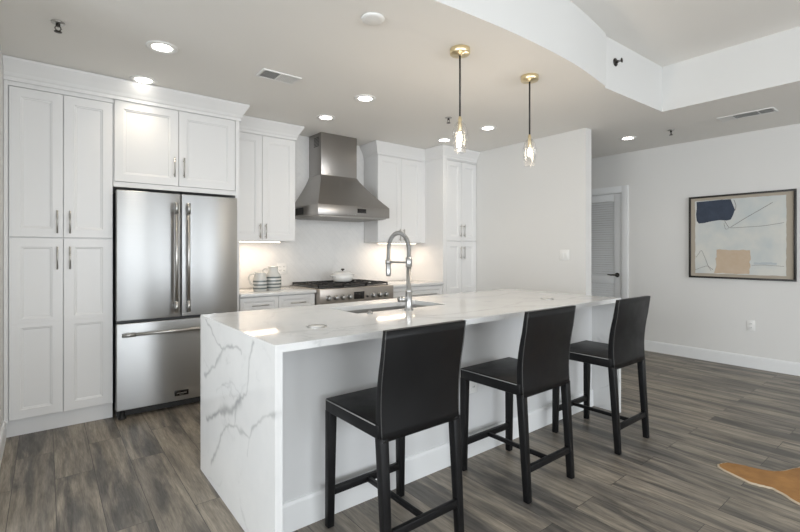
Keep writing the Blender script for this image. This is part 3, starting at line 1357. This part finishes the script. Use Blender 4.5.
# spring faucet
fx, fy = 1.822, 2.212
t = thing('spring_faucet', 'tall brushed nickel spring pull-down faucet on the island beside the sink', 'faucet', (fx, fy, ZI))
b = MB()
b.lathe([(.030, 0), (.030, .004), (.024, .010), (.0215, .014), (.0215, .115), (.0235, .118), (.0235, .128), (.016, .134), (.0155, .275)], n=28)
b.build('body', M_chrome, t)
b = MB()
b.lathe([(.018, .275), (.021, .278), (.021, .335), (.017, .338)], n=24)
b.build('collar', M_chrome, t)
arch = [(0, 0, .335), (0, 0, .39)]
for i in range(1, 16):
    a = math.pi * i / 16
    arch.append((0, .108 - .108 * math.cos(a), .39 + .108 * math.sin(a)))
arch += [(0, .216, .39), (0, .218, .34), (0, .218, .30)]
b = MB()
b.tube(arch, .0095, 12)
b.build('hose', mat('grey_hose', (.25, .25, .25), .4, .6), t)
b = MB()
P = [Vector(p) for p in arch]
Ls = [0]
for a, c in zip(P, P[1:]):
    Ls.append(Ls[-1] + (c - a).length)
turns, per = 70, 10
coil = []
for i in range(turns * per + 1):
    s = Ls[-1] * i / (turns * per)
    k = max(j for j in range(len(Ls)) if Ls[j] <= s + 1e-9)
    k = min(k, len(P) - 2)
    f = (s - Ls[k]) / (Ls[k + 1] - Ls[k])
    c = P[k].lerp(P[k + 1], f)
    tg = (P[k + 1] - P[k]).normalized()
    u = Vector((1, 0, 0))
    w = tg.cross(u)
    an = 2 * math.pi * i / per
    coil.append(c + (u * math.cos(an) + w * math.sin(an)) * .0125)
b.tube(coil, .0026, 5)
b.build('spring', M_chrome, t)
b = MB()
b.lathe([(.014, .300), (.0175, .296), (.0175, .225), (.016, .210), (.013, .207), (0, .207)], (0, .218, 0), 20)
b.box(-.004, .004, .233, .245, .235, .265, .002)
b.build('spray_head', M_chrome, t)
b = MB()
b.box(-.006, .006, .0, .218, .298, .310, .003)
b.lathe([(.021, .290), (.021, .318)], (0, .218, 0), 20)
b.build('holder_arm', M_chrome, t)
b = MB()
b.cyl((-.018, .004, .070), (-.060, .012, .072), .0175, n=18)
b.lathe([(.0185, .0), (.0185, .010)], (-.070, .013, .072), 18, 'X')
b.build('lever', M_chrome, t)

# flush items in the worktop
for x, y, lb in ((1.065, 2.02, 'round flush pop-up outlet in the island top near the waterfall end'), (3.10, 2.045, 'round flush pop-up outlet in the island top near the far end')):
    t = thing('popup_outlet', lb, 'outlet', (x, y, ZI), 'pop-up outlets in the island top')
    b = MB()
    b.lathe([(.050, .0002), (.050, .003), (.046, .004), (.040, .003), (.040, .0002)], n=36, cap=False)
    b.build('ring', M_chrome, t)
    b = MB()
    b.lathe([(.0395, .0002), (.0395, .0022), (0, .0022)], n=36)
    b.build('cap', M_white, t)
b = MB()
b.lathe([(.020, .0), (.020, .004), (.013, .007), (.013, .014), (.010, .016), (0, .016)], n=24)
tag(b.build('disposal_button', M_chrome, None), 'small chrome push button on the island beside the sink', 'button').location = (1.535, 2.235, ZI)


# ---------------------------------------------------------------- counter stools
def make_stool(label):
    t = thing('counter_stool', label, 'stool', (0, 0, 0), 'black leather counter stools')
    ZS = .605
    # legs: front towards +Y (under the overhang), rear towards -Y
    for s in (-1, 1):
        b = MB()
        x, y = s * .213, .222
        h, g = .017, .021
        b.hexa([(x - h, y - h, 0), (x + h, y - h, 0), (x + h, y + h, 0), (x - h, y + h, 0),
                (s * .209 - g, .215 - g, ZS - .055), (s * .209 + g, .215 - g, ZS - .055), (s * .209 + g, .215 + g, ZS - .055), (s * .209 - g, .215 + g, ZS - .055)], .004)
        b.build('leg', M_leather, t)
        b = MB()
        x, y = s * .203, -.222
        b.hexa([(x - h, y - h, 0), (x + h, y - h, 0), (x + h, y + h, 0), (x - h, y + h, 0),
                (s * .205 - g, -.186 - g, ZS - .055), (s * .205 + g, -.186 - g, ZS - .055), (s * .205 + g, -.186 + g, ZS - .055), (s * .205 - g, -.186 + g, ZS - .055)], .004)
        b.build('leg', M_leather, t)
    b = MB()
    b.hexa([(-.226, -.190, ZS - .062), (.226, -.190, ZS - .062), (.230, .236, ZS - .062), (-.230, .236, ZS - .062),
            (-.226, -.190, ZS), (.226, -.190, ZS), (.230, .236, ZS), (-.230, .236, ZS)], .009, 3)
    # slight crown of the pad
    st = b.build('seat', M_leather, t)
    b = MB()
    zz = ZS - .006
    pth = [(-.2265, -.17, zz), (-.2300, .226, zz), (-.222, .2355, zz), (.222, .2355, zz), (.2300, .226, zz), (.2265, -.17, zz)]
    b.tube(pth, .0026, 6)
    p = b.build('piping', M_piping_glint, st)
    p['label'] = 'seat edge piping with its highlight painted pale'
    # back: curved slab
    b = MB()
    secs = []
    for i in range(13):
        f = i / 12
        z = .535 + f * .451
        yb = -.208 + .010 * math.sin(math.pi * min(1, f * 1.3)) - .034 * f ** 1.9
        th = .046 - .020 * f
        w = .219 + .006 * f
        secs.append((z, yb, th, w))
    verts, faces = [], []
    cr = .008
    for z, yb, th, w in secs:
        ring = []
        for (cx, cy, a0) in ((w - cr, yb + th - cr, 0), (-w + cr, yb + th - cr, 90), (-w + cr, yb + cr, 180), (w - cr, yb + cr, 270)):
            for q in range(4):
                a = math.radians(a0 + q * 30)
                ring.append((cx + cr * math.cos(a), cy + cr * math.sin(a), z))
        verts += ring
    n = 16
    for i in range(12):
        for k in range(n):
            l = (k + 1) % n
            faces.append((i * n + k, i * n + l, (i + 1) * n + l, (i + 1) * n + k))
    b._add(verts, faces, True)
    b._add([verts[k] for k in range(n)], [tuple(reversed(range(n)))], False)
    b._add([(x, y, z) for x, y, z in verts[12 * n:]], [tuple(range(n))], False)
    bmesh.ops.remove_doubles(b.bm, verts=b.bm.verts[:], dist=.0001)
    bk = b.build('backrest', M_leather, t)
    for s in (-1, 1):
        b = MB()
        b.tube([(s * (w - .0008), yb + .001, z) for z, yb, th, w in secs], .0016, 6)
        p = b.build('piping', M_seam, bk)
        p['label'] = 'stitched seam along the back edge'
    # stretchers: front, rear, middle
    for nm, a in (('stretcher', (-.205, .205, .208, .232, .146, .181)), ('stretcher', (-.20, .20, -.226, -.204, .146, .181)), ('stretcher', (-.011, .011, -.207, .210, .152, .174))):
        b = MB()
        b.box(*a, .003)
        b.build(nm, M_leather, t)
    return t


s0 = make_stool('black leather counter stool nearest the marbled waterfall end, frontmost of the three')
for i, (x, y, r, lb) in enumerate(((1.262, 1.640, 0, None), (2.155, 1.625, 0, 'middle of the three black leather counter stools at the island'),
                                   (3.074, 1.600, 0, 'black leather counter stool farthest right, nearest the hide rug'))):
    s = s0 if i == 0 else copy_tree(s0)
    s.location = (x, y, 0)
    s.rotation_euler = (0, 0, r)
    if lb:
        s['label'] = lb


# ---------------------------------------------------------------- pendants
def pendant(loc, label):
    t = thing('pendant_light', label, 'pendant', loc, 'crystal pendants over the island')
    b = MB()
    b.lathe([(0, -.002), (.064, -.002), (.066, -.006), (.066, -.034), (.062, -.038), (.012, -.040), (.010, -.045), (0, -.045)], n=36)
    b.build('canopy', M_brass, t)
    b = MB()
    b.cyl((0, 0, -.045), (0, 0, -.462), .006, n=12)
    b.build('rod', M_black, t)
    b = MB()
    b.lathe([(.008, -.445), (.012, -.462), (.013, -.500), (.013, -.535), (.010, -.545), (0, -.545)], n=20)
    b.build('socket', M_brass, t)
    b = MB()
    prof = [(.016, -.474), (.038, -.500), (.052, -.545), (.055, -.585), (.047, -.635), (.037, -.682)]
    b.lathe(prof, n=9, smooth=False, cap=False)
    b.lathe([(r - .006, z) for r, z in prof][::-1], n=9, smooth=False, cap=False)
    b.build('glass_shade', M_glass, t)
    b = MB()
    b.lathe([(.008, -.545), (.012, -.560), (.016, -.585), (.014, -.602), (.007, -.611), (0, -.613)], n=16)
    b.build('bulb', M_bulb, t)
    ld = bpy.data.lights.new('pendant_glow', 'POINT')
    ld.energy = 6.5
    ld.color = (1.0, .84, .66)
    ld.shadow_soft_size = .03
    lo = bpy.data.objects.new('lamp', ld)
    lo.location = (0, 0, -.720)
    COL.objects.link(lo)
    lo.parent = t
    return t


pendant((2.127, 2.055, ZC), 'crystal pendant light with brass canopy, nearer one above the faucet')
pendant((2.873, 2.048, ZC), 'crystal pendant light with brass canopy, farther one by the partition wall')

# ---------------------------------------------------------------- ceiling fittings
CAN_W = 12.0
cans = [((.590, 3.238), 'recessed downlight nearest the camera, above the aisle before the pantry'),
        ((.590, 3.945), 'recessed downlight close to the crown above the refrigerator'),
        ((2.170, 3.230), 'recessed downlight in the aisle before the range hood'),
        ((2.175, 3.935), 'recessed downlight just in front of the range hood chimney'),
        ((3.730, 3.860), 'recessed downlight by the tall cabinet, left of the nearer pendant'),
        ((3.732, 3.190), 'recessed downlight between the two pendants'),
        ((5.358, 2.456), 'recessed downlight above the hallway before the louvred door')]
can0 = None
for (x, y), lb in cans:
    if can0 is None:
        can0 = thing('recessed_downlight', lb, 'downlight', (x, y, ZC), 'recessed downlights')
        b = MB()
        b.lathe([(.094, -.001), (.094, -.005), (.086, -.008), (.060, -.006), (.060, -.001)], n=36, cap=False)
        b.build('trim_ring', M_white, can0)
        b = MB()
        b.lathe([(.0595, -.0015), (.0595, -.004), (0, -.004)], n=36)
        b.build('lens', M_can, can0)
        ld = bpy.data.lights.new('downlight_beam', 'SPOT')
        ld.energy = CAN_W
        ld.color = (1.0, .86, .68)
        ld.spot_size = math.radians(110)
        ld.spot_blend = 1.0
        ld.shadow_soft_size = .06
        lo = bpy.data.objects.new('lamp', ld)
        lo.location = (0, 0, -.012)
        COL.objects.link(lo)
        lo.parent = can0
        c = can0
    else:
        c = copy_tree(can0)
        c.location = (x, y, ZC)
        c['label'] = lb


def vent(loc, rz, label, L, Wd, secs):
    t = thing('ceiling_vent', label, 'vent', loc, 'ceiling vents', rz)
    b = MB()
    e = .016
    b.box(-L / 2, L / 2, -Wd / 2, -Wd / 2 + e, -.009, -.001, .002)
    b.box(-L / 2, L / 2, Wd / 2 - e, Wd / 2, -.009, -.001, .002)
    b.box(-L / 2, -L / 2 + e, -Wd / 2 + e, Wd / 2 - e, -.009, -.001)
    b.box(L / 2 - e, L / 2, -Wd / 2 + e, Wd / 2 - e, -.009, -.001)
    b.build('frame', M_white, t)
    b = MB()
    b.box(-L / 2 + e, L / 2 - e, -Wd / 2 + e, Wd / 2 - e, -.003, -.001)
    b.build('duct_opening', M_dark, t)
    x = -L / 2 + e
    for wd, slope in secs:
        b = MB()
        n = max(3, int(wd / .012)) if slope != 0 else 0
        for i in range(n):
            xx = x + (i + .5) * wd / n
            hw = .0085 if slope > 0 else .0010
            b.box(xx - hw / 2, xx + hw / 2, -Wd / 2 + e, Wd / 2 - e, -.008, -.0035)
        b.box(x + wd - .004, x + wd + .004, -Wd / 2 + e, Wd / 2 - e, -.009, -.003)
        b.build('louver', M_white, t)
        x += wd


vent((1.385, 3.235, ZC), 0, 'white ceiling vent above the aisle before the range hood', .30, .17, [(.125, -1), (.143, 1)])
vent((5.33, 1.315, ZC), -math.pi / 2, 'white ceiling vent in the lowered strip near the picture wall', .44, .19, [(.10, 1), (.20, -1), (.108, -1)])

b = MB()
b.lathe([(0, -.002), (.066, -.002), (.066, -.006), (.062, -.012), (.045, -.015), (0, -.016)], n=36)
tag(b.build('smoke_detector', M_white, None), 'round white smoke detector on the kitchen ceiling left of the pendants', 'smoke detector').location = (1.458, 2.091, ZC)


def sprinkler(loc, label, wall=False):
    t = thing('fire_sprinkler', label, 'sprinkler', loc, 'fire sprinkler heads')
    if wall:
        t.rotation_euler = (math.radians(-90), 0, 0)
    b = MB()
    b.lathe([(0, -.001), (.034, -.001), (.032, -.007), (.018, -.010), (0, -.010)], n=24)
    b.build('escutcheon', M_bronze if wall else M_nickel, t)
    b = MB()
    b.cyl((0, 0, -.010), (0, 0, -.024), .011, n=12)
    for s in (-1, 1):
        b.tube([(s * .009, 0, -.022), (s * .015, 0, -.036), (s * .004, 0, -.052)], .0028, 8)
    b.build('frame', M_bronze, t)
    b = MB()
    b.lathe([(0, -.052), (.019, -.053), (.019, -.056), (0, -.057)], n=16)
    b.build('deflector', M_bronze, t)


sprinkler((.053, 3.265, ZC), 'small dark fire sprinkler head above the aisle left of the downlights')
sprinkler((3.135, 3.185, ZC), 'small dark fire sprinkler head beside the nearer pendant')
sprinkler((5.373, 2.001, ZC), 'small dark fire sprinkler head on the lowered strip by the picture wall')
sprinkler((3.72, 1.8095, 2.872), 'dark sidewall sprinkler on the vertical face of the raised ceiling', True)

# ---------------------------------------------------------------- framed picture on the right wall
PY0, PY1, PZ0, PZ1 = 1.088, 2.076, .980, 1.946
t = thing('framed_picture', 'black framed abstract with navy and tan shapes on the right wall', 'picture')
b = MB()
fw_ = .020
for a in ((PY0, PY1, PZ0, PZ0 + fw_), (PY0, PY1, PZ1 - fw_, PZ1), (PY0, PY0 + fw_, PZ0 + fw_, PZ1 - fw_), (PY1 - fw_, PY1, PZ0 + fw_, PZ1 - fw_)):
    b.box(XR - .040, XR - .002, a[0], a[1], a[2], a[3], .001)
b.build('frame', mat('black_frame', (.018, .016, .014), .4), t)
b = MB()
b.box(XR - .024, XR - .004, PY0 + fw_, PY1 - fw_, PZ0 + fw_, PZ1 - fw_)
b.build('mat_board', mat('linen_mat', (.42, .37, .30), .9), t)
m_paper = mat('art_paper', (.62, .63, .60), .9)
k = N(m_paper)
v = k.mapping()
k.color(k.mix(k.ramp(k.noise(v, 4, 4), [(.4, (0, 0, 0)), (.7, (1, 1, 1))]), (.66, .66, .62), (.54, .58, .58)))


def art(pts, d, th=.0008):
    """polygon in picture fractions: s 0..1 left to right, q 0..1 bottom to top"""
    b = MB()
    n = len(pts)
    f = lambda s, q, x: (x, PY1 - s * (PY1 - PY0), PZ0 + q * (PZ1 - PZ0))
    vs = [b.bm.verts.new(f(s, q, XR - d)) for s, q in pts] + [b.bm.verts.new(f(s, q, XR - d + th)) for s, q in pts]
    b.bm.faces.new(vs[:n])
    b.bm.faces.new(list(reversed(vs[n:])))
    for i in range(n):
        j = (i + 1) % n
        b.bm.faces.new((vs[i], vs[j], vs[n + j], vs[n + i]))
    return b


def ragged(s0, s1, q0, q1, amp, n, seed):
    rr = random.Random(seed)
    j = lambda: rr.uniform(-amp, amp)
    P = []
    for i in range(n):
        P.append((s0 + (s1 - s0) * i / n, q0 + j()))
    for i in range(n):
        P.append((s1 + j(), q0 + (q1 - q0) * i / n))
    for i in range(n):
        P.append((s1 - (s1 - s0) * i / n, q1 + j()))
    for i in range(n):
        P.append((s0 + j(), q1 - (q1 - q0) * i / n))
    return P


art(ragged(.065, .918, .055, .945, .003, 22, 5), .0255).build('paper', m_paper, t)
m_navy = mat('navy_paint', (.030, .042, .075), .7)
k = N(m_navy)
v = k.mapping()
k.color(k.mix(k.noise(v, 14, 5, .6), (.020, .028, .048), (.055, .075, .115)))
art([(.080, .935), (.20, .938), (.34, .942), (.425, .940), (.437, .90), (.465, .815), (.445, .745), (.425, .700), (.385, .690), (.32, .700), (.24, .690), (.16, .672), (.105, .668), (.082, .70), (.074, .78), (.082, .86)], .0263).build('painted_shape', m_navy, t)
m_tan = mat('tan_paint', (.56, .44, .32), .8)
k = N(m_tan)
v = k.mapping()
k.color(k.mix(k.noise(v, 9, 5, .6), (.50, .37, .25), (.62, .52, .41)))
art(ragged(.285, .605, .062, .345, .008, 10, 11)[:], .0260).build('painted_shape', m_tan, t)
art([(.26, .06), (.30, .06), (.31, .17), (.30, .27), (.275, .24), (.285, .16)], .0261).build('painted_shape', m_tan, t)
m_haze = mat('pale_wash', (.47, .51, .53), .85)
art(ragged(.64, .84, .175, .20, .004, 8, 21), .0260).build('painted_shape', m_haze, t)
m_line = mat('charcoal_line', (.16, .15, .14), .9)


def stroke(L, r=.0022):
    b = MB()
    b.tube(smooth_path([(XR - .0262, PY1 - s * (PY1 - PY0), PZ0 + q * (PZ1 - PZ0)) for s, q in L], 5), r, 6)
    b.build('drawn_line', m_line, t)


stroke([(.365, .69), (.40, .62), (.425, .602), (.55, .605), (.72, .612), (.90, .640)])
stroke([(.425, .610), (.55, .70), (.70, .80), (.805, .870)])
stroke([(.455, .93), (.475, .86), (.465, .80)])
stroke([(.36, .66), (.375, .59), (.405, .60)], .0016)
stroke([(.075, .25), (.105, .30), (.13, .335), (.16, .27), (.20, .15), (.23, .09)], .0018)
stroke([(.065, .095), (.13, .125), (.19, .145), (.23, .12), (.25, .10)], .0018)
stroke([(.62, .165), (.74, .170), (.90, .160)], .0018)

# ---------------------------------------------------------------- hide rug
outl = [(3.193, .933), (3.259, .907), (3.300, .835), (3.315, .765), (3.365, .690), (3.470, .640), (3.60, .605), (3.85, .62), (4.10, .66), (4.32, .70), (4.40, .62), (4.30, .45),
        (4.28, .20), (4.40, -.25), (4.52, -.70), (4.75, -1.0), (4.62, -1.14), (4.35, -1.02), (4.05, -.98), (3.85, -1.22), (3.62, -1.02), (3.30, -1.0), (3.02, -1.16), (2.88, -1.02),
        (3.05, -.72), (3.10, -.30), (3.03, .10), (2.96, .36), (3.014, .522), (3.082, .623), (3.095, .665), (3.077, .735), (3.102, .822), (3.150, .912)]
P = smooth_path([(x, y, 0) for x, y in outl + outl[:1]], 5)[:-1]
rr = random.Random(3)
P = [(p.x + rr.uniform(-.003, .003), p.y + rr.uniform(-.003, .003)) for p in P]
b = MB()
n = len(P)
cxr, cyr = sum(p[0] for p in P) / n, sum(p[1] for p in P) / n
def ringz(inset, z):
    out = []
    for i in range(n):
        a, c = P[i - 1], P[(i + 1) % n]
        d = Vector((c[0] - a[0], c[1] - a[1])).normalized()
        nn = Vector((d.y, -d.x))
        out.append((P[i][0] + nn.x * inset, P[i][1] + nn.y * inset, z))
    return out
area2 = sum(P[i - 1][0] * P[i][1] - P[i][0] * P[i - 1][1] for i in range(n))
sg = 1 if area2 < 0 else -1
R = [ringz(0, .001), ringz(0, .005), ringz(sg * .010, .009)]
vs = [[b.bm.verts.new(q) for q in r] for r in R]
for i in range(2):
    for k in range(n):
        l = (k + 1) % n
        f = b.bm.faces.new((vs[i][k], vs[i][l], vs[i + 1][l], vs[i + 1][k]))
        f.material_index = 1
b.bm.faces.new(vs[0])
b.bm.faces.new(vs[2])
tag(b.build('hide_rug', [M_hide, M_hidedge]), 'tan cowhide rug with a pale edge lying on the plank floor', 'rug')
